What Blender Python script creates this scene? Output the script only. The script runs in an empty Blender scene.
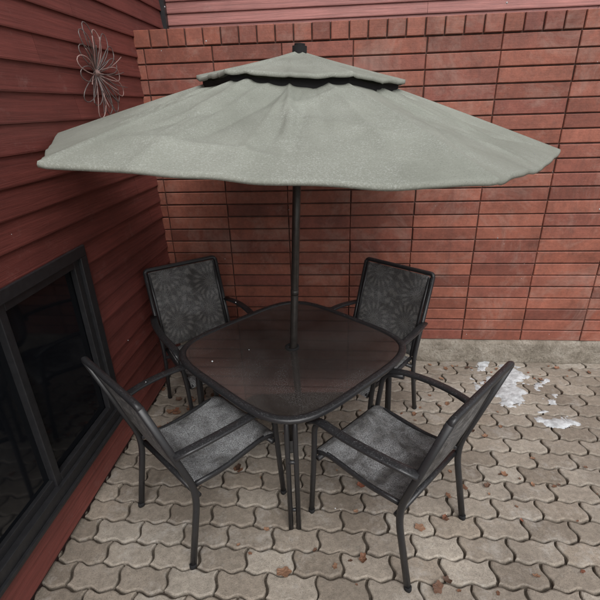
import bpy, math, random
from mathutils import Vector, Matrix, noise
random.seed(7)
R=math.radians
scn=bpy.context.scene
COL=scn.collection

# ---------------------------------------------------------------- helpers
class MB:
    def __init__(s): s.v=[]; s.f=[]
    def add(s,vs,fs):
        o=len(s.v); s.v+= [tuple(v) for v in vs]; s.f+=[tuple(i+o for i in f) for f in fs]
    def box(s,x0,x1,y0,y1,z0,z1):
        s.add([(x0,y0,z0),(x1,y0,z0),(x1,y1,z0),(x0,y1,z0),(x0,y0,z1),(x1,y0,z1),(x1,y1,z1),(x0,y1,z1)],
              [(0,3,2,1),(4,5,6,7),(0,1,5,4),(1,2,6,5),(2,3,7,6),(3,0,4,7)])
    def mesh(s,name,smooth=False,angle=None):
        m=bpy.data.meshes.new(name); m.from_pydata(s.v,[],s.f); m.update()
        if smooth:
            for p in m.polygons: p.use_smooth=True
        return m
def obj(name,mesh,mat=None,parent=None,loc=None,rotz=None):
    o=bpy.data.objects.new(name,mesh); COL.objects.link(o)
    if mat is not None and mesh is not None and len(mesh.materials)==0: mesh.materials.append(mat)
    if parent: o.parent=parent
    if loc: o.location=loc
    if rotz is not None: o.rotation_euler=(0,0,rotz)
    return o
def empty(name,loc=(0,0,0),rot=(0,0,0)):
    o=bpy.data.objects.new(name,None); COL.objects.link(o); o.location=loc; o.rotation_euler=rot
    o.empty_display_size=.1
    return o
def fillet(pts,r,n=6):
    pts=[Vector(p) for p in pts]; out=[pts[0]]
    for i in range(1,len(pts)-1):
        a,b,c=pts[i-1],pts[i],pts[i+1]
        rr=r if not isinstance(r,(list,tuple)) else r[i-1]
        ra=min(rr,(a-b).length*.48); rc=min(rr,(c-b).length*.48)
        p=b+(a-b).normalized()*ra; q=b+(c-b).normalized()*rc
        for k in range(n+1):
            t=k/n; out.append((1-t)**2*p+2*t*(1-t)*b+t*t*q)
    out.append(pts[-1]); return out
def sweep(mb,pts,w,h,side=(1,0,0),n=12,closed=False,e=2.6):
    pts=[Vector(p) for p in pts]; side=Vector(side); N=len(pts); vs=[];fs=[]
    prev=None
    for i,p in enumerate(pts):
        if closed: t=pts[(i+1)%N]-pts[i-1]
        elif i==0: t=pts[1]-p
        elif i==N-1: t=p-pts[i-1]
        else: t=(pts[i+1]-p).normalized()+(p-pts[i-1]).normalized()
        t.normalize()
        hint = side if prev is None or side.length>0 else prev
        if hint.length==0: hint=Vector((0,0,1)) if abs(t.z)<.9 else Vector((1,0,0))
        s=hint-t*hint.dot(t)
        if s.length<1e-4: s=prev if prev else t.orthogonal()
        s.normalize(); prev=s
        u=t.cross(s)
        for k in range(n):
            a=2*math.pi*k/n; c,sn=math.cos(a),math.sin(a)
            cx=math.copysign(abs(c)**(2/e),c); sy=math.copysign(abs(sn)**(2/e),sn)
            vs.append(p+s*(cx*w/2)+u*(sy*h/2))
    R_=N if closed else N-1
    for i in range(R_):
        j=(i+1)%N
        for k in range(n):
            k2=(k+1)%n
            fs.append((i*n+k,i*n+k2,j*n+k2,j*n+k))
    if not closed:
        fs.append(tuple(range(n))[::-1]); fs.append(tuple((N-1)*n+k for k in range(n)))
    mb.add(vs,fs)
def grid(mb,fn,nu,nv):
    vs=[fn(i/nu,j/nv) for j in range(nv+1) for i in range(nu+1)]
    fs=[(j*(nu+1)+i,j*(nu+1)+i+1,(j+1)*(nu+1)+i+1,(j+1)*(nu+1)+i) for j in range(nv) for i in range(nu)]
    mb.add(vs,fs)

# ---------------------------------------------------------------- materials
class NT:
    def __init__(s,name):
        s.m=bpy.data.materials.new(name); s.m.use_nodes=True; s.t=s.m.node_tree; s.n=s.t.nodes
        s.b=s.n['Principled BSDF']; s.out=s.n['Material Output']
        s.tc=s.n.new('ShaderNodeTexCoord')
    def link(s,a,b): s.t.links.new(a,b)
    def setin(s,node,key,val):
        if val is None: return
        if isinstance(val,bpy.types.NodeSocket): s.link(val,node.inputs[key])
        else: node.inputs[key].default_value=val
    def noise(s,scale,detail=5,rough=.6,vec=None,dist=0):
        n=s.n.new('ShaderNodeTexNoise'); n.inputs['Scale'].default_value=scale; n.inputs['Detail'].default_value=min(detail,5)
        n.inputs['Roughness'].default_value=rough; n.inputs['Distortion'].default_value=dist
        s.link(vec or s.tc.outputs['Object'],n.inputs['Vector']); return n.outputs['Fac']
    def mapping(s,scale=(1,1,1),rot=(0,0,0),vec=None):
        n=s.n.new('ShaderNodeMapping'); n.inputs['Scale'].default_value=scale; n.inputs['Rotation'].default_value=rot
        s.link(vec or s.tc.outputs['Object'],n.inputs['Vector']); return n.outputs[0]
    def ramp(s,fac,stops):
        n=s.n.new('ShaderNodeValToRGB'); cr=n.color_ramp
        while len(cr.elements)<len(stops): cr.elements.new(.5)
        for e,(p,c) in zip(cr.elements,stops):
            e.position=p; e.color=(c,c,c,1) if isinstance(c,(int,float)) else (*c,1)
        s.link(fac,n.inputs[0]); return n.outputs[0]
    def mix(s,fac,a,b,mode='MIX'):
        n=s.n.new('ShaderNodeMix'); n.data_type='RGBA'; n.blend_type=mode
        for i,v in ((0,fac),(6,a),(7,b)):
            if isinstance(v,bpy.types.NodeSocket): s.link(v,n.inputs[i])
            elif i==0: n.inputs[0].default_value=v
            else: n.inputs[i].default_value=(*v,1)
        return n.outputs[2]
    def math(s,op,a,b=0,c=None,clamp=False):
        n=s.n.new('ShaderNodeMath'); n.operation=op; n.use_clamp=clamp
        for i,v in enumerate((a,b,c)):
            if v is None: continue
            if isinstance(v,bpy.types.NodeSocket): s.link(v,n.inputs[i])
            else: n.inputs[i].default_value=v
        return n.outputs[0]
    def bump(s,h,strength=.3,dist=.01,prev=None):
        n=s.n.new('ShaderNodeBump'); n.inputs['Strength'].default_value=strength; n.inputs['Distance'].default_value=dist
        s.link(h,n.inputs['Height'])
        if prev: s.link(prev,n.inputs['Normal'])
        return n.outputs[0]
    def geo(s,o):
        n=s.n.new('ShaderNodeNewGeometry'); return n.outputs[o]
    def upness(s,lo=.3,hi=.9):
        n=s.n.new('ShaderNodeSeparateXYZ'); s.link(s.geo('Normal'),n.inputs[0])
        return s.ramp(n.outputs['Z'],[(lo,0),(hi,1)])
    def done(s,color=None,rough=None,normal=None,metal=None,spec=None):
        s.setin(s.b,'Base Color',color if not isinstance(color,tuple) else (*color,1))
        s.setin(s.b,'Roughness',rough); s.setin(s.b,'Normal',normal); s.setin(s.b,'Metallic',metal)
        if spec is not None: s.b.inputs['Specular IOR Level'].default_value=spec
        return s.m

def m_brick():
    t=NT('brick'); rnd=t.geo('Random Per Island')
    c=t.ramp(rnd,[(0,(.185,.056,.038)),(.3,(.275,.086,.054)),(.65,(.325,.110,.072)),(1,(.225,.067,.048))])
    n=t.noise(5,5,.65); c=t.mix(.7,c,t.ramp(n,[(.3,.5),(.7,1.25)]),'MULTIPLY')
    st=t.noise(45,5,.8); c=t.mix(.5,c,t.ramp(st,[(.35,.6),(.65,1.2)]),'MULTIPLY')
    ef=t.ramp(t.noise(2.7,5,.8,dist=.6),[(.50,0),(.76,.36)]); c=t.mix(ef,c,(.44,.34,.29))
    dr=t.ramp(t.noise(1,5,.7,t.mapping((14,14,1.2))),[(.52,0),(.75,.4)]); c=t.mix(dr,c,(.12,.05,.04))
    b=t.bump(st,.5,.004); b=t.bump(t.noise(1,3,.6,t.mapping((5,5,120))),.25,.003,b)
    return t.done(c,.58,b)
def m_mortar():
    t=NT('mortar'); c=t.ramp(t.noise(20),[(.3,(.05,.028,.023)),(.7,(.11,.062,.05))])
    return t.done(c,.95,t.bump(t.noise(150),.6,.003))
def m_siding(name,a,b_,rough=.55):
    t=NT(name); rnd=t.geo('Random Per Island')
    c=t.ramp(rnd,[(0,a),(1,b_)])
    g=t.noise(1,5,.7,t.mapping((3,90,90)),dist=.4)
    c=t.mix(.7,c,t.ramp(g,[(.3,.5),(.7,1.3)]),'MULTIPLY')
    c=t.mix(.6,c,t.ramp(t.noise(2.3,5),[(.3,.65),(.7,1.25)]),'MULTIPLY')
    w=t.ramp(t.noise(7,5,.8),[(.58,0),(.78,.32)]); c=t.mix(w,c,(.34,.22,.2))
    return t.done(c,rough,t.bump(g,.6,.005))
def m_paver():
    t=NT('concrete_paver'); rnd=t.geo('Random Per Island')
    c=t.ramp(rnd,[(0,(.235,.196,.156)),(.4,(.32,.275,.226)),(.7,(.39,.345,.29)),(1,(.29,.24,.19))])
    n2=t.noise(2.2,5,.7,dist=.5)
    c=t.mix(.6,c,t.ramp(n2,[(.3,.62),(.7,1.18)]),'MULTIPLY')
    c=t.mix(.65,c,t.ramp(t.noise(38,5,.75),[(.3,.5),(.7,1.28)]),'MULTIPLY')
    sp=t.ramp(t.noise(260,2,.6),[(.58,0),(.66,.65)]); c=t.mix(sp,c,(.085,.068,.052))
    fr=t.ramp(t.noise(5,5,.85),[(.52,0),(.72,.42)]); c=t.mix(fr,c,(.56,.54,.51))
    b=t.bump(t.noise(140,4,.7),.7,.003); b=t.bump(t.noise(18,4),.4,.006,b)
    return t.done(c,t.ramp(n2,[(.35,.55),(.6,.9)]),b)
def m_ground():
    t=NT('joint_soil'); c=t.ramp(t.noise(30,5,.75),[(.3,(.045,.034,.026)),(.6,(.10,.08,.06)),(.75,(.19,.16,.13))])
    return t.done(c,.95,t.bump(t.noise(90),.8,.01))
def m_concrete():
    t=NT('rough_concrete'); c=t.ramp(t.noise(6,5,.75,dist=.5),[(.3,(.17,.145,.11)),(.5,(.32,.28,.23)),(.72,(.48,.44,.38))])
    sp=t.ramp(t.noise(70,5,.7),[(.54,0),(.7,.7)]); c=t.mix(sp,c,(.11,.088,.065))
    b=t.bump(t.noise(35,5,.75),1.0,.025)
    return t.done(c,.9,b)
def m_frame():
    t=NT('black_powder_coat'); up=t.upness(.6,1)
    fr=t.math('MULTIPLY',t.ramp(t.noise(170,4,.8),[(.56,0),(.68,.35)]),up)
    c=t.mix(fr,(.023,.023,.025),(.5,.52,.54))
    return t.done(c,t.ramp(t.noise(25,4),[(.3,.26),(.7,.42)]),t.bump(t.noise(400,2),.08,.001))
def m_glass():
    t=NT('rippled_table_glass')
    sp=t.ramp(t.noise(240,4,.85),[(.50,0),(.62,.45)])
    big=t.ramp(t.noise(2.6,5,.65,dist=.8),[(.40,.10),(.62,1)])
    f=t.math('MULTIPLY',sp,big)
    c=t.mix(f,(.036,.029,.026),(.45,.45,.45))
    c=t.mix(t.ramp(t.noise(1.8,4,.5,dist=.6),[(.42,0),(.68,.45)]),c,(.15,.140,.135))
    b=t.bump(t.noise(60,3,.5,dist=1.2),.10,.004); b=t.bump(sp,.12,.001,b)
    t.done(c,t.math('ADD',t.math('MULTIPLY',f,.4),t.ramp(t.noise(6,4),[(.3,.04),(.7,.14)])),b)
    t.b.inputs['Coat Weight'].default_value=1; t.b.inputs['Coat Roughness'].default_value=.035; t.b.inputs['Coat IOR'].default_value=1.8
    tr=t.n.new('ShaderNodeBsdfTransparent'); tr.inputs[0].default_value=(.60,.57,.55,1)
    mx=t.n.new('ShaderNodeMixShader'); mx.inputs[0].default_value=.24
    t.link(t.b.outputs[0],mx.inputs[1]); t.link(tr.outputs[0],mx.inputs[2]); t.link(mx.outputs[0],t.out.inputs[0])
    return t.m
def m_sling(name,contrast,snow,gcol):
    t=NT(name)
    uv=t.tc.outputs['UV']
    v=t.n.new('ShaderNodeTexVoronoi'); v.voronoi_dimensions='2D'; v.inputs['Scale'].default_value=4.2
    v.inputs['Randomness'].default_value=.9; t.link(uv,v.inputs['Vector'])
    sc=t.n.new('ShaderNodeVectorMath'); sc.operation='SUBTRACT'; t.link(uv,sc.inputs[0]); t.link(v.outputs['Position'],sc.inputs[1])
    sep=t.n.new('ShaderNodeSeparateXYZ'); t.link(sc.outputs[0],sep.inputs[0])
    ang=t.math('ARCTAN2',sep.outputs[1],sep.outputs[0])
    wob=t.math('MULTIPLY',t.noise(9,3,.6,uv),9.0)
    s1=t.math('SINE',t.math('ADD',t.math('MULTIPLY',ang,17.0),wob))
    s2=t.math('SINE',t.math('MULTIPLY',v.outputs['Distance'],22.0))
    pat=t.math('ADD',t.math('MULTIPLY',s1,.7),t.math('MULTIPLY',s2,.5))
    pat=t.ramp(pat,[(.0,0),(.9,1)])
    c=t.mix(t.math('MULTIPLY',pat,contrast),gcol,(.18,.168,.158))
    w=t.n.new('ShaderNodeTexWave'); w.bands_direction='X'; w.inputs['Scale'].default_value=110; t.link(uv,w.inputs[0])
    w2=t.n.new('ShaderNodeTexWave'); w2.bands_direction='Y'; w2.inputs['Scale'].default_value=110; t.link(uv,w2.inputs[0])
    weave=t.math('MULTIPLY',w.outputs['Fac'],w2.outputs['Fac'])
    c=t.mix(.6,c,t.ramp(weave,[(0,.5),(.6,1.4)]),'MULTIPLY')
    sn=t.ramp(t.noise(240,4,.9),[(.42,0),(.58,.95)])
    obi=t.n.new('ShaderNodeObjectInfo'); ofs=t.n.new('ShaderNodeVectorMath'); ofs.operation='ADD'
    t.link(t.tc.outputs['Object'],ofs.inputs[0]); cmb=t.n.new('ShaderNodeCombineXYZ')
    t.link(t.math('MULTIPLY',obi.outputs['Random'],20.0),cmb.inputs[0]); t.link(cmb.outputs[0],ofs.inputs[1])
    sb=t.ramp(t.noise(6,5,.65,ofs.outputs[0],dist=.8),[(.36,.12),(.62,1)])
    hz=t.math('MULTIPLY',t.math('MULTIPLY',sn,sb),snow)
    c=t.mix(hz,c,(.64,.66,.68))
    b=t.bump(weave,.5,.002); b=t.bump(sn,.25,.0015,b)
    return t.done(c,.7,b)
def m_canopy():
    t=NT('canopy_fabric')
    c=t.ramp(t.noise(3.5,5,.6,dist=.4),[(.3,(.255,.268,.228)),(.7,(.345,.360,.312))])
    n1=t.noise(190,5,.9); n2=t.noise(2.4,5,.75,dist=1.2)
    sp=t.math('MULTIPLY',t.ramp(n1,[(.50,0),(.62,.55)]),t.ramp(n2,[(.40,.22),(.60,1)]))
    c=t.mix(sp,c,(.62,.64,.61))
    dk=t.math('MULTIPLY',t.ramp(t.noise(210,4,.85),[(.34,.6),(.46,0)]),t.ramp(n2,[(.3,1),(.6,.4)]))
    c=t.mix(dk,c,(.11,.118,.098))
    b=t.bump(n1,.2,.0015)
    t.done(c,.72,b)
    tr=t.n.new('ShaderNodeBsdfTranslucent'); t.link(c,tr.inputs['Color'])
    mx=t.n.new('ShaderNodeMixShader'); mx.inputs[0].default_value=.25
    t.link(t.b.outputs[0],mx.inputs[1]); t.link(tr.outputs[0],mx.inputs[2]); t.link(mx.outputs[0],t.out.inputs[0])
    return t.m
def m_simple(name,c,r,metal=0,ns=40,var=.25):
    t=NT(name); n=t.noise(ns,4)
    col=t.mix(1.0,c,t.ramp(n,[(.3,1-var),(.7,1+var)]),'MULTIPLY')
    return t.done(col,r,t.bump(n,.1,.002),metal)
def m_leaf():
    t=NT('dead_leaf'); rnd=t.geo('Random Per Island')
    c=t.ramp(rnd,[(0,(.08,.045,.030)),(.35,(.17,.080,.045)),(.7,(.27,.15,.09)),(1,(.22,.075,.042))])
    c=t.mix(.6,c,t.ramp(t.noise(60,4),[(.3,.5),(.7,1.3)]),'MULTIPLY')
    return t.done(c,.7,t.bump(t.noise(90),.4,.003))
def m_snow():
    t=NT('old_snow'); c=t.ramp(t.noise(25,5,.7),[(.3,(.32,.33,.34)),(.6,(.60,.62,.64))])
    return t.done(c,.4,t.bump(t.noise(60,5,.7),.6,.01))
BR=m_brick();MO=m_mortar();PV=m_paver();GR=m_ground();CC=m_concrete();FR=m_frame();GL=m_glass();CA=m_canopy()
SLB=m_sling('back_mesh_sling',.62,.32,(.040,.036,.034)); SLS=m_sling('seat_mesh_sling',.4,1.0,(.050,.046,.044))
SD=m_siding('red_brown_siding',(.140,.037,.031),(.20,.053,.044),.5)
SD2=m_siding('faded_red_siding',(.32,.125,.11),(.40,.16,.14))
LF=m_leaf();SN=m_snow()
BLK=m_simple('black_vent_mesh',(.008,.008,.009),.9)
POLE=m_simple('bronze_pole',(.055,.049,.045),.33,.3)
WIN=m_simple('window_frame_paint',(.018,.018,.020),.45)
PANE=m_simple('dark_window_glass',(.006,.007,.009),.06,0,3,.1)
WIRE=m_simple('weathered_wire',(.17,.145,.14),.4,.5)
WIRE2=m_simple('pink_enamel_wire',(.36,.24,.22),.5,.2)
IRON=m_simple('cast_iron_base',(.03,.028,.026),.6)

# ---------------------------------------------------------------- camera
cam=bpy.data.cameras.new('camera'); co=bpy.data.objects.new('camera',cam); COL.objects.link(co)
cam.sensor_width=36; cam.lens=26.1; cam.clip_start=.05; cam.clip_end=500
co.matrix_world=Matrix.Translation((0,0,1.9))@Matrix.Rotation(R(66),4,'X')@Matrix.Rotation(R(-1.8),4,'Z')
scn.camera=co

# ---------------------------------------------------------------- light
w=bpy.data.worlds.new('World'); scn.world=w; w.use_nodes=True; nt=w.node_tree
bg=nt.nodes['Background']; sky=nt.nodes.new('ShaderNodeTexSky'); sky.sky_type='NISHITA'; sky.sun_disc=False
SE,SR=R(50),R(168)
sky.sun_elevation=SE; sky.sun_rotation=SR; sky.air_density=1.3; sky.dust_density=4
hs=nt.nodes.new('ShaderNodeHueSaturation'); hs.inputs['Saturation'].default_value=.15
nt.links.new(sky.outputs[0],hs.inputs['Color']); nt.links.new(hs.outputs[0],bg.inputs[0]); bg.inputs[1].default_value=.15
sun=bpy.data.lights.new('sun','SUN'); sun.energy=1.5; sun.angle=R(60); sun.color=(1,.99,.97)
so=bpy.data.objects.new('sun',sun); COL.objects.link(so)
sd=Vector((math.sin(SR)*math.cos(SE),math.cos(SR)*math.cos(SE),math.sin(SE)))
so.rotation_euler=sd.to_track_quat('Z','Y').to_euler(); so.location=(0,-3,6)
scn.view_settings.view_transform='Standard'; scn.view_settings.look='None'; scn.view_settings.exposure=0

# ---------------------------------------------------------------- ground
mb=MB(); mb.add([(-60,-60,-.022),(60,-60,-.022),(60,60,-.022),(-60,60,-.022)],[(0,1,2,3)])
obj('ground',mb.mesh('ground'),GR)
WA=R(-5.2); CORNER=(-1.01,3.22)
mb=MB(); L,Hh=.222,.116; A,B=.0095,.009
def tri(x):
    f=(x/(L/2))%1.0
    v=4*abs(f-.5)-1
    return max(-.7,min(.7,v))/.7
def zig(v): return math.sin(2*math.pi*v)
gap=.009
for j in range(-46,2):
    for i in range(-3,26):
        x0=i*L+(L/2 if j%2 else 0); x1=x0+L
        P=[]
        n=16
        for k in range(n): 
            x=x0+(x1-x0)*k/n; P.append((x,j*Hh+A*tri(x)))
        m=8
        for k in range(m):
            v=k/m; x=x1+B*zig(v); P.append((x,(j+v)*Hh+A*tri(x1)*1.0))
        for k in range(n):
            x=x1-(x1-x0)*k/n; P.append((x,(j+1)*Hh+A*tri(x)))
        for k in range(m):
            v=1-k/m; x=x0+B*zig(v); P.append((x,(j+v)*Hh+A*tri(x0)))
        cx,cy=(x0+x1)/2,(j+.5)*Hh
        dz=random.uniform(-.0035,.0015)+.004*noise.noise(Vector((cx*1.3,cy*1.3,0))); tx,ty=random.uniform(-.014,.014),random.uniform(-.02,.02)
        gx,gy=random.uniform(-.002,.002),random.uniform(-.002,.002); rr=random.uniform(-.018,.018); sd_=random.uniform(0,99)
        def ring(g,z):
            out=[]
            for (x,y) in P:
                dx,dy=(x-cx)*(L-2*g)/L,(y-cy)*(Hh-2*g)/Hh
                wq=1-.03*abs(noise.noise(Vector((x*28,y*28,sd_))))*2
                dx*=wq**.6; dy*=wq
                dx,dy=dx-dy*rr,dy+dx*rr
                out.append((cx+dx+gx,cy+dy+gy,z+dz+dx*tx+dy*ty))
            return out
        N=len(P); r0=ring(gap/2,-.04); r1=ring(gap/2,-.007); r2=ring(gap/2+.002,-.0025); r3=ring(gap/2+.007,0)
        vs=r0+r1+r2+r3; fs=[]
        for q in range(3):
            for k in range(N):
                k2=(k+1)%N; fs.append((q*N+k,q*N+k2,(q+1)*N+k2,(q+1)*N+k))
        fs.append(tuple(3*N+k for k in range(N)))
        mb.add(vs,fs)
obj('paved_patio',mb.mesh('paved_patio'),PV,loc=(CORNER[0],CORNER[1],0),rotz=WA)

# ---------------------------------------------------------------- brick wall
bw=empty('brick_wall',(CORNER[0],CORNER[1],0),(0,0,WA))
LEN=5.9; TOP=2.37; BASE=.175
mb=MB()
def brick(mb,x0,x1,z0,z1,d=.012,b=.004):
    y=-d+random.uniform(-.003,.002)
    vs=[(x0,.01,z0),(x1,.01,z0),(x1,.01,z1),(x0,.01,z1)]
    vs+=[(x0,y+b,z0),(x1,y+b,z0),(x1,y+b,z1),(x0,y+b,z1)]
    vs+=[(x0+b,y,z0+b),(x1-b,y,z0+b),(x1-b,y,z1-b),(x0+b,y,z1-b)]
    fs=[(8,9,10,11)]
    for o in (0,4):
        for k in range(4):
            k2=(k+1)%4; fs.append((o+k,o+k2,o+4+k2,o+4+k))
    mb.add(vs,fs)
rh=.0905; bl=.445; nrow=int((TOP-.1-BASE)/rh)
rh=(TOP-.105-BASE)/nrow
for r in range(nrow):
    z0=BASE+r*rh
    x=-.385
    while x<LEN:
        a=max(x,0.0)+.003; bb=min(x+bl,LEN)-.003
        a+=random.uniform(-.003,.003)
        if bb-a>.03: brick(mb,a,bb,z0+.004+random.uniform(-.0015,.0015),z0+rh-.004)
        x+=bl
x=0
while x<LEN:
    brick(mb,x+.004,x+.110,TOP-.1,TOP-.004,.016); x+=.114
obj('bricks',mb.mesh('bricks'),BR,bw)
mb=MB(); mb.box(-.02,LEN,0,.30,BASE-.01,TOP-.006); obj('mortar_core',mb.mesh('mortar_core'),MO,bw)
mb=MB()
def foot(u,v):
    x=-.02+u*(LEN+.02); prof=[(-.015,-.05),(-.055,-.0),(-.05,.06),(-.046,.12),(-.04,.16),(-.02,.178),(.06,.176)]
    k=v*6; i=min(5,int(k)); f=k-i
    y=prof[i][0]*(1-f)+prof[i+1][0]*f; z=prof[i][1]*(1-f)+prof[i+1][1]*f
    n=noise.fractal(Vector((x*6,z*9,3)),1,2,5)*.014
    return (x,y-n*(1 if v<.8 else .3),z+ (n*.4 if v>.5 else 0))
grid(mb,foot,500,18)
obj('concrete_footing',mb.mesh('footing',True),CC,bw)

# ---------------------------------------------------------------- siding walls
def lap(mb,x0,x1,z0,e,t0=.004,t1=.017,yb=0):
    vs=[]
    for x in (x0,x1):
        vs+=[(x,yb,z0),(x,yb-t1,z0),(x,yb-t1-.001,z0+.006),(x,yb-t0,z0+e+.003),(x,yb,z0+e+.003)]
    mb.add(vs,[(0,1,6,5),(1,2,7,6),(2,3,8,7),(3,4,9,8),(0,4,3,2,1),(5,6,7,8,9)])
lw=empty('house_wall',(CORNER[0],CORNER[1],0),(0,0,WA+R(90)))
X0=-5.4; X1=.62; E=.115
WX0,WX1,WZ0,WZ1=-2.3,-1.09,.26,1.295
mb=MB(); z=.03; r=0
while z<3.3:
    segs=[(X0,X1)]
    if z>=WZ0-.01 and z<WZ1-.01: segs=[(X0,WX0),(WX1,X1)]
    for a,b in segs:
        x=a; nxt=a+random.uniform(.6,2.6)
        while x<b-.01:
            e=min(nxt,b)
            if b-e<.35: e=b
            lap(mb,x+.0008,e-.0008,z+random.uniform(-.001,.001),E); x=e; nxt=e+random.uniform(1.6,3)
    z+=E; r+=1
obj('lap_siding',mb.mesh('lap'),SD,lw)
mb=MB()
mb.box(X0,WX0,0.0,.15,-.03,3.4); mb.box(WX1,X1,0.0,.15,-.03,3.4)
mb.box(WX0,WX1,0,.15,-.03,WZ0); mb.box(WX0,WX1,0,.15,WZ1,3.4)
obj('wall_core',mb.mesh('wall_core'),m_simple('sheathing',(.03,.012,.01),.9),lw)
mb=MB(); f=.055
mb.box(WX0,WX1,-.030,.05,WZ1-f,WZ1); mb.box(WX0,WX1,-.030,.05,WZ0,WZ0+f)
mb.box(WX0,WX0+f,-.030,.05,WZ0+f,WZ1-f); mb.box(WX1-f,WX1,-.030,.05,WZ0+f,WZ1-f)
g=.04
for (a,b,yy) in ((WX0+f,(WX0+WX1)/2+.02,.0),((WX0+WX1)/2-.02,WX1-f,-.012)):
    mb.box(a,a+g,yy,yy+.03,WZ0+f,WZ1-f); mb.box(b-g,b,yy,yy+.03,WZ0+f,WZ1-f)
    mb.box(a+g,b-g,yy,yy+.03,WZ0+f,WZ0+f+g); mb.box(a+g,b-g,yy,yy+.03,WZ1-f-g,WZ1-f)
mb.box(WX0-.03,WX1+.03,-.045,.0,WZ0-.022,WZ0-.002)
o=obj('window_frame',mb.mesh('wf'),WIN,lw)
bv=o.modifiers.new('b','BEVEL'); bv.width=.003; bv.segments=2
mb=MB(); mb.box(WX0+f,WX1-f,.02,.026,WZ0+f,WZ1-f); obj('window_pane',mb.mesh('pane'),PANE,lw)

bk=empty('neighbour_wall',(CORNER[0],CORNER[1],0),(0,0,WA))
mb=MB(); z=.0; YB=.60
while z<3.9:
    x=0.02
    while x<LEN:
        e=min(LEN,x+random.uniform(1.8,3.4)); lap(mb,x,e-.002,z,.075,.003,.014,YB); x=e
    z+=.075
obj('lap_siding',mb.mesh('lap2'),SD2,bk)
mb=MB(); mb.box(0,LEN,YB,YB+.15,0,3.95); obj('wall_core',mb.mesh('core2'),m_simple('sheathing2',(.05,.02,.02),.9),bk)
mb=MB(); mb.box(.0,.045,YB-.06,YB-.018,1.0,3.9); obj('corner_trim',mb.mesh('trim'),WIN,bk)

# ---------------------------------------------------------------- chairs
def build_chair():
    parts=[]
    hw=.245; YT,ZT_=-.368,.935
    mb=MB(); 
    sweep(mb,fillet([(-hw,-.285,0),(-hw,-.205,.40),(-hw,YT,ZT_)],.10,8),.025,.030,(1,0,0))
    sweep(mb,fillet([(hw,-.285,0),(hw,-.205,.40),(hw,YT,ZT_)],.10,8),.025,.030,(1,0,0))
    top=[(-hw,YT+.006,ZT_-.02),(-hw+.004,YT-.004,ZT_+.012),(hw-.004,YT-.004,ZT_+.012),(hw,YT+.006,ZT_-.02)]
    sweep(mb,fillet(top,.02,6),.028,.024,(0,1,-.3))
    parts.append(('back_frame',mb.mesh('back_frame',True),FR))
    mb=MB()
    for s in (-1,1):
        sweep(mb,fillet([(s*hw,.285,0),(s*(hw+.004),.255,.40),(s*(hw+.018),.235,.615),(s*(hw+.022),.12,.640)],[.05,.07],8),.025,.025,(1,0,0))
    parts.append(('front_legs',mb.mesh('front_legs',True),FR))
    mb=MB()
    for s in (-1,1):
        pts=[(s*(hw+.012),-.285,.655),(s*(hw+.045),-.13,.668),(s*(hw+.050),.05,.662),(s*(hw+.028),.20,.645),(s*(hw+.016),.262,.600)]
        sweep(mb,fillet(pts,.09,6),.044,.019,(1,0,0),16,e=3.2)
    parts.append(('armrests',mb.mesh('armrests',True),FR))
    mb=MB()
    for s in (-1,1):
        sweep(mb,fillet([(s*(hw-.022),-.215,.425),(s*(hw-.022),-.05,.405),(s*(hw-.022),.20,.425),(s*(hw-.022),.268,.395)],.05,6),.020,.026,(1,0,0))
        sweep(mb,fillet([(s*(hw-.022),-.213,.44),(s*(hw-.022),-.286,.70),(s*(hw-.022),YT+.007,ZT_-.01)],.05,6),.018,.018,(1,0,0))
    sweep(mb,[(-hw,.235,.385),(hw,.235,.385)],.026,.022,(0,1,0))
    sweep(mb,[(-hw,-.20,.375),(hw,-.20,.375)],.026,.022,(0,1,0))
    parts.append(('seat_rails',mb.mesh('seat_rails',True),FR))
    sw=hw-.018
    def seat(u,v):
        x=(u*2-1)*sw
        y=-.20+v*.475
        zp=.428-.022*math.sin(min(1,v/.85)*math.pi)
        if v>.85: zp-= (v-.85)**2*1.6
        zp+= -.014*(1-(u*2-1)**2)*math.sin(math.pi*min(v,.999))
        return (x,y,zp+.006)
    mb=MB(); grid(mb,seat,20,26); m=mb.mesh('seat_sling',True)
    uv=m.uv_layers.new(name='UVMap')
    for lp in m.loops:
        c=m.vertices[lp.vertex_index].co; uv.data[lp.index].uv=(c.x+.5,c.y+.5)
    parts.append(('seat_sling',m,SLS))
    def back(u,v):
        x=(u*2-1)*sw; y=-.216-v*.146+.004; z=.445+v*.490
        sag=.020*(1-(u*2-1)**2)*math.sin(math.pi*(.1+.8*v))
        return (x,y-sag,z-sag*.3)
    mb=MB(); grid(mb,back,20,26); m=mb.mesh('back_sling',True)
    uv=m.uv_layers.new(name='UVMap')
    for lp in m.loops:
        c=m.vertices[lp.vertex_index].co; uv.data[lp.index].uv=(c.x+1.5,c.z+.25)
    parts.append(('back_sling',m,SLB))
    mb=MB()
    for (x,y) in ((-hw,-.285),(hw,-.285),(-hw,.285),(hw,.285)):
        sweep(mb,[(x,y,0.0),(x,y+(.002 if y<0 else -.002),.022)],.028,.032,(1,0,0))
    parts.append(('foot_caps',mb.mesh('foot_caps',True),BLK))
    return parts
CH=build_chair()
def chair(x,y,head):
    e=empty('patio_armchair',(x,y,0),(0,0,R(head-90)))
    for n,m,mt in CH:
        o=bpy.data.objects.new(n,m); COL.objects.link(o); o.parent=e
        if len(m.materials)==0: m.materials.append(mt)
        if 'sling' in n:
            s=o.modifiers.new('s','SOLIDIFY'); s.thickness=.003
chair(-.495,1.695,45)
chair(.40,1.565,134)
chair(-.605,2.495,-58)
chair(.38,2.36,-134)

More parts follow.
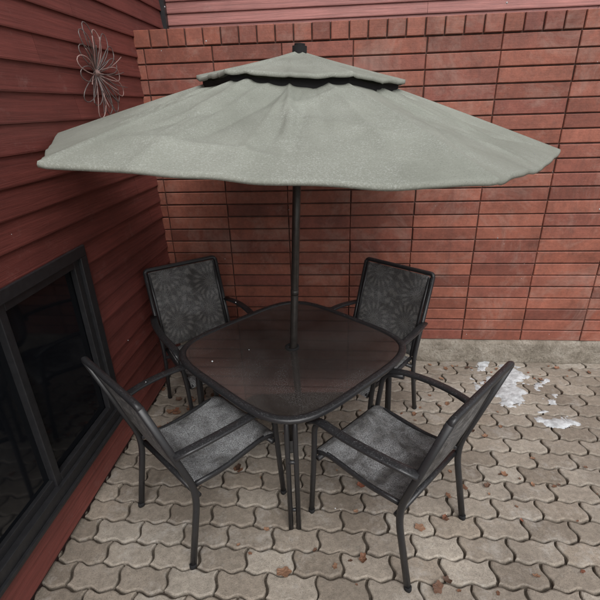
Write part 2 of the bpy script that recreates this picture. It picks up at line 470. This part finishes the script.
# ---------------------------------------------------------------- table
TC=(-.05,2.05)
tb=empty('patio_table',(TC[0],TC[1],0),(0,0,R(44)))
def outline(a,n=96,e=4.4):
    out=[]
    for k in range(n):
        t=2*math.pi*k/n; c,s=math.cos(t),math.sin(t)
        q=(abs(c)**e+abs(s)**e)**(-1/e)
        out.append((a*q*c,a*q*s))
    return out
mb=MB(); sweep(mb,[(x,y,.702) for x,y in outline(.490)],.028,.040,(0,0,1),12,True)
obj('table_rim',mb.mesh('rim',True),FR,tb)
mb=MB(); o1=outline(.480); N=len(o1)
vs=[(x,y,.697) for x,y in o1]+[(x,y,.708) for x,y in o1]
hole=[(.026*math.cos(2*math.pi*k/N),.026*math.sin(2*math.pi*k/N),.708) for k in range(N)]
vs+=hole+[(x,y,.697) for x,y,_ in hole]; fs=[]
for k in range(N):
    k2=(k+1)%N; fs.append((k,k2,N+k2,N+k)); fs.append((N+k,N+k2,2*N+k2,2*N+k)); fs.append((3*N+k,3*N+k2,k2,k)); fs.append((2*N+k,2*N+k2,3*N+k2,3*N+k))
mb.add(vs,fs); obj('glass_top',mb.mesh('glass'),GL,tb)
mb=MB(); sweep(mb,[(.032*math.cos(a),.032*math.sin(a),.711) for a in [2*math.pi*k/32 for k in range(32)]],.012,.014,(0,0,1),8,True)
obj('umbrella_collar',mb.mesh('collar',True),BLK,tb)
mb=MB()
for sx,sy in ((1,1),(1,-1),(-1,1),(-1,-1)):
    for o_ in (-.019,.019):   # twin-tube legs
        ox,oy=o_*sx*.7071,-o_*sy*.7071
        sweep(mb,fillet([(sx*.385+ox,sy*.385+oy,0),(sx*.375+ox,sy*.375+oy,.60),(sx*.33+ox,sy*.33+oy,.670),(sx*.05+ox*.8,sy*.05+oy*.8,.670)],[.1,.05],6),.024,.026,(sx,-sy,0),12)
    for z_ in (.12,.42):
        sweep(mb,[(sx*.382-.019*sx*.7071,sy*.382+.019*sy*.7071,z_),(sx*.382+.019*sx*.7071,sy*.382-.019*sy*.7071,z_)],.016,.016,(0,0,1),8)
obj('legs',mb.mesh('legs',True),FR,tb)

# ---------------------------------------------------------------- umbrella
UB=Vector((-.045,2.05,0)); 
ub=empty('patio_umbrella',(UB.x-.035,UB.y,0),(0,R(3.0),0))
mb=MB()
def cyl(mb,pts,r,n=20): sweep(mb,pts,2*r,2*r,(1,0,0),n,e=2)
cyl(mb,[(0,0,.0),(0,0,1.2),(0,0,2.11)],.0195); 
cyl(mb,[(0,0,1.02),(0,0,1.05)],.0210)
obj('pole',mb.mesh('pole',True),POLE,ub)
mb=MB(); cyl(mb,[(0,0,2.085),(0,0,2.10),(0,0,2.118),(0,0,2.128)],.03,20)
cyl(mb,[(0,0,2.128),(0,0,2.137)],.022,20)
cyl(mb,[(0,0,1.72),(0,0,1.79)],.032,20)
obj('finial_and_runner',mb.mesh('finial'),BLK,ub)
PH=[R(-90+24+60*k) for k in range(6)]
RO=1.12; ZT=2.095; ZR=1.757
def prof(r):
    t=r/RO; return ZT-(ZT-ZR)*(t*.94+.06*t*t)
def sstep(a,b,x):
    t=max(0,min(1,(x-a)/(b-a))); return t*t*(3-2*t)
rc=random.Random(11); CRE=[]
for p in range(6):
    L1=[]
    for k in range(12):
        u0=rc.uniform(.08,.92); L1.append((u0,rc.uniform(.1,.5),min(.95,max(.05,u0+rc.uniform(-.2,.2))),rc.uniform(.75,1.02),rc.uniform(.009,.022),rc.choice((-1,1))*rc.uniform(.007,.015)))
    for k in range(6):
        s_=rc.choice((0,1)); a=.08 if s_ else .92; L1.append((a,rc.uniform(.35,.95),a+(.35 if s_ else -.35)*rc.uniform(.6,1.5),rc.uniform(.3,.9),rc.uniform(.009,.018),rc.choice((-1,1))*rc.uniform(.005,.011)))
    CRE.append(L1)
def crease_h(p,u,v,r0):
    h=0; X=(u-.5)*v*RO; Y=v*RO*.87
    for (u0,v0,u1,v1,w_,hh) in CRE[p]:
        ax,ay=(u0-.5)*v0*RO,v0*RO*.87; bx,by=(u1-.5)*v1*RO,v1*RO*.87
        dx,dy=bx-ax,by-ay; l2=dx*dx+dy*dy
        t=((X-ax)*dx+(Y-ay)*dy)/l2; tc=max(0,min(1,t))
        d=math.hypot(X-ax-tc*dx,Y-ay-tc*dy)+.010*noise.noise(Vector((X*9,Y*9,hh*999)))
        h+=hh*math.exp(-abs(d)/w_)*math.sin(math.pi*min(1,max(0,.15+.85*tc)))**.5
    return h
def canopy(mb,r0,r1,lift,sag,nr=100,na=100,wr=1.0):
    for p in range(6):
        a0=PH[p]
        A0=Vector((math.cos(a0),math.sin(a0),0)); A1=Vector((math.cos(a0+R(60)),math.sin(a0+R(60)),0))
        def fn(u,v):
            r=r0+(r1-r0)*v
            q=(A0*(1-u)+A1*u)
            s=math.sin(math.pi*u); se=sstep(0,.12,u)*sstep(0,.12,1-u)
            bow=1+.010*s+.010*se*v**3*noise.noise(Vector((u*4.5,p*3.3,1)))
            x,y=q.x*r*bow,q.y*r*bow
            z=prof(r)+lift(r)
            z-= sag*(r/RO)*s*(1-.55*v**4)
            n=noise.fractal(Vector((x*2.2,y*2.2,p*7.1)),1,2,2)
            # thin stitched seam ridge beside each rib
            du=min(u,1-u)*r
            z+= .0035*math.exp(-((du)/.010)**2)
            z+= wr*se*(n*.012 + crease_h(p,u,r/RO,r0)+.006*v**4*noise.noise(Vector((u*8,p*2.1,7))))
            return (x,y,z)
        grid(mb,fn,na,nr)
        def hem(u,v):
            x,y,z=fn(u,1.0); k=[0,.002,.001][min(2,int(v*2+.5))]
            return (x*(1+k),y*(1+k),z-.013*v)
        grid(mb,hem,na,2)
mb=MB(); canopy(mb,.17,RO,lambda r:0,.034)
m=mb.mesh('canopy',True); o=obj('canopy',m,CA,ub)
s=o.modifiers.new('w','WELD'); s.merge_threshold=.0006
s=o.modifiers.new('s','SOLIDIFY'); s.thickness=.0015
mb=MB()
canopy(mb,.0,.44,lambda r:.012+.030*(r/.44)**1.5,.034,28,40,.40)
o=obj('vent_cap',mb.mesh('vent_cap',True),CA,ub)
s=o.modifiers.new('w','WELD'); s.merge_threshold=.0006
s=o.modifiers.new('s','SOLIDIFY'); s.thickness=.0015
mb=MB()
for p in range(6):
    a0=PH[p]
    def fn(u,v):
        A0=Vector((math.cos(a0),math.sin(a0),0)); A1=Vector((math.cos(a0+R(60)),math.sin(a0+R(60)),0))
        q=(A0*(1-u)+A1*u); r=.415
        z=prof(r)-.014*math.sin(math.pi*u)+.004+v*.022-(.022 if v<.5 else 0)
        return (q.x*r,q.y*r,z)
    grid(mb,fn,24,2)
obj('vent_mesh',mb.mesh('vent_mesh',True),BLK,ub)
mb=MB()
for a in PH:
    c,s_=math.cos(a),math.sin(a)
    sweep(mb,[(c*r,s_*r,prof(r)-.018) for r in (.03,.3,.6,.9,RO-.03)],.012,.018,(-s_,c,0),8)
    sweep(mb,[(c*.03,s_*.03,1.75),(c*.55,s_*.55,prof(.55)-.024)],.010,.016,(-s_,c,0),8)
obj('ribs',mb.mesh('ribs',True),POLE,ub)
ubase=empty('umbrella_ground_socket',(UB.x-.035,UB.y,0))
mb=MB(); n=40; prof_b=[(.0,0.002),(.04,.002),(.041,.008),(.034,.012),(.028,.02),(.027,.08),(.021,.082),(.021,.03)]
vs=[(r*math.cos(2*math.pi*k/n),r*math.sin(2*math.pi*k/n),z) for r,z in prof_b for k in range(n)]
fs=[(i*n+k,i*n+(k+1)%n,(i+1)*n+(k+1)%n,(i+1)*n+k) for i in range(len(prof_b)-1) for k in range(n)]
mb.add(vs,fs); obj('socket_sleeve',mb.mesh('socket_sleeve',True),IRON,ubase)

# ---------------------------------------------------------------- wire flower wall art
wf=empty('wire_flower_wall_art',(0,0,0),(0,0,WA+R(90)))
d=Vector((math.cos(WA+R(90)),math.sin(WA+R(90))))
sx=-.63
wf.location=(CORNER[0]+d.x*sx,CORNER[1]+d.y*sx,2.09); wf.scale=(1.35,1,1.2)
mb=MB(); mb2=MB()
for k in range(17):
    a=2*math.pi*k/17+random.uniform(-.08,.08); Lr=random.uniform(.15,.20); wd=.026
    pts=[]
    for q in range(20):
        t=2*math.pi*q/20; rr=Lr*.5*(1-math.cos(t)); ww=wd*math.sin(t)*(.5+rr/Lr)
        pts.append((rr*math.cos(a)-ww*math.sin(a),-.03-.035*math.sin(rr/Lr*math.pi*.7),rr*math.sin(a)+ww*math.cos(a)))
    sweep(mb if k%4 else mb2,pts,.0046,.0046,(0,1,0),6,True,2)
for k in range(18):
    a=2*math.pi*(k+.5)/18; Lr=random.uniform(.07,.20)
    pts=[(t*Lr*math.cos(a+.25*t),-.03-.05*t,t*Lr*math.sin(a+.25*t)) for t in [q/8 for q in range(9)]]
    sweep(mb2 if k%3==0 else mb,pts,.004,.004,(0,1,0),6,False,2)
pts=[(.02*math.sin(q*.5),-.03,-q*.03) for q in range(10)]
sweep(mb,pts,.0045,.0045,(0,1,0),6,False,2)
obj('wire_petals',mb.mesh('wire',True),WIRE,wf); obj('pink_wires',mb2.mesh('wire2',True),WIRE2,wf)
mb=MB()
for i in range(5):
    r=.014-.0025*i
    sweep(mb,[(r*math.cos(a),-.035-.004*i,r*math.sin(a)) for a in [2*math.pi*k/16 for k in range(16)]],.005,.005,(0,1,0),6,True,2)
obj('flower_centre',mb.mesh('centre',True),WIRE2,wf)

# ---------------------------------------------------------------- leaves
mb=MB()
def leaf(mb,x,y,s,rz,curl,tilt):
    out=[]; n=22
    for k in range(n):
        t=2*math.pi*k/n
        lob=1+.22*math.cos(5*t)*(.4+.6*abs(math.sin(t)))
        out.append((s*.5*math.cos(t)*lob, s*.33*math.sin(t)*lob))
    M=Matrix.Rotation(rz,3,'Z')@Matrix.Rotation(tilt,3,'X')
    vs=[]
    def P(a,b):
        z=curl*((a/s*2)**2*.5+(b/s*3)**2*.5)*s*.4
        z+=random.uniform(-.03,.03)*s
        v=M@Vector((a,b,z)); return (x+v.x,y+v.y,v.z+.004+abs(math.sin(tilt))*s*.25)
    vs=[P(0,0)]+[P(a*.55,b*.55) for a,b in out]+[P(a,b) for a,b in out]
    fs=[]
    for k in range(n):
        k2=(k+1)%n; fs+=[(0,1+k,1+k2),(1+k,1+n+k,1+n+k2,1+k2)]
    mb.add(vs,fs)
def L_(x,y,s=None):
    leaf(mb,x,y,s or random.uniform(.03,.055),random.uniform(0,6.3),random.uniform(-.1,.9),random.uniform(-.35,.35))
for x,y,s in ((-.11,1.28,.068),(.55,1.19,.06),(.60,1.22,.04),(.46,1.56,.04),(.55,1.48,.05),(.12,1.30,.03),(.30,1.75,.045),(.25,1.33,.05),(.62,1.82,.05),(.85,1.72,.045),(-.2,1.5,.03)):
    L_(x,y,s)
for k in range(36): L_(random.gauss(.85,.32),random.gauss(1.95,.28),random.uniform(.02,.045))
for k in range(85): L_(random.gauss(-.70,.16),random.gauss(2.45,.28))
for k in range(55):
    x=random.uniform(-.9,2.6); L_(x,3.10-.09*(x+.9)-abs(random.gauss(0,.09)),random.uniform(.02,.045))
for k in range(90): L_(random.uniform(-.9,3.2),random.uniform(.4,2.9),random.uniform(.010,.026))
obj('fallen_leaves',mb.mesh('leaves'),LF)

# ---------------------------------------------------------------- old snow
mb=MB(); nx,ny=150,110; x0,y0,sx_,sy_=1.20,2.17,1.0,.80
idx={}; vs=[]; H={}
for j in range(ny+1):
    for i in range(nx+1):
        x=i/nx*sx_; y=j/ny*sy_
        px,py=(x-.34)/.22,(y-.42)/.30
        h=1-(px*px+py*py)
        n=noise.fractal(Vector((x*6.2+3,y*6.2,0)),1,2,6)
        H[i,j]=min(.010,(h*.40+n*1.05-.18)*.03)
fs=[]
for j in range(ny):
    for i in range(nx):
        q=[(i,j),(i+1,j),(i+1,j+1),(i,j+1)]
        if max(H[a] for a in q)>0:
            f_=[]
            for a in q:
                if a not in idx:
                    idx[a]=len(vs); vs.append((x0+a[0]/nx*sx_,y0+a[1]/ny*sy_-.09*(a[0]/nx*sx_),max(H[a],-.003)+.001+.003*noise.noise(Vector((a[0]*.3,a[1]*.3,5)))))
                f_.append(idx[a])
            fs.append(tuple(f_))
mb.add(vs,fs); obj('snow_patch',mb.mesh('snow',True),SN)

# falling snow
mb=MB()
for k in range(80):
    c=Vector((random.uniform(-1.0,1.8),random.uniform(.8,3.0),random.uniform(.2,2.4))); r=random.uniform(.0012,.003)
    vs=[c+Vector(v)*r for v in ((1,0,0),(-1,0,0),(0,1,0),(0,-1,0),(0,0,1),(0,0,-1))]
    mb.add(vs,[(0,2,4),(2,1,4),(1,3,4),(3,0,4),(2,0,5),(1,2,5),(3,1,5),(0,3,5)])
obj('falling_snow',mb.mesh('flakes',True),SN)
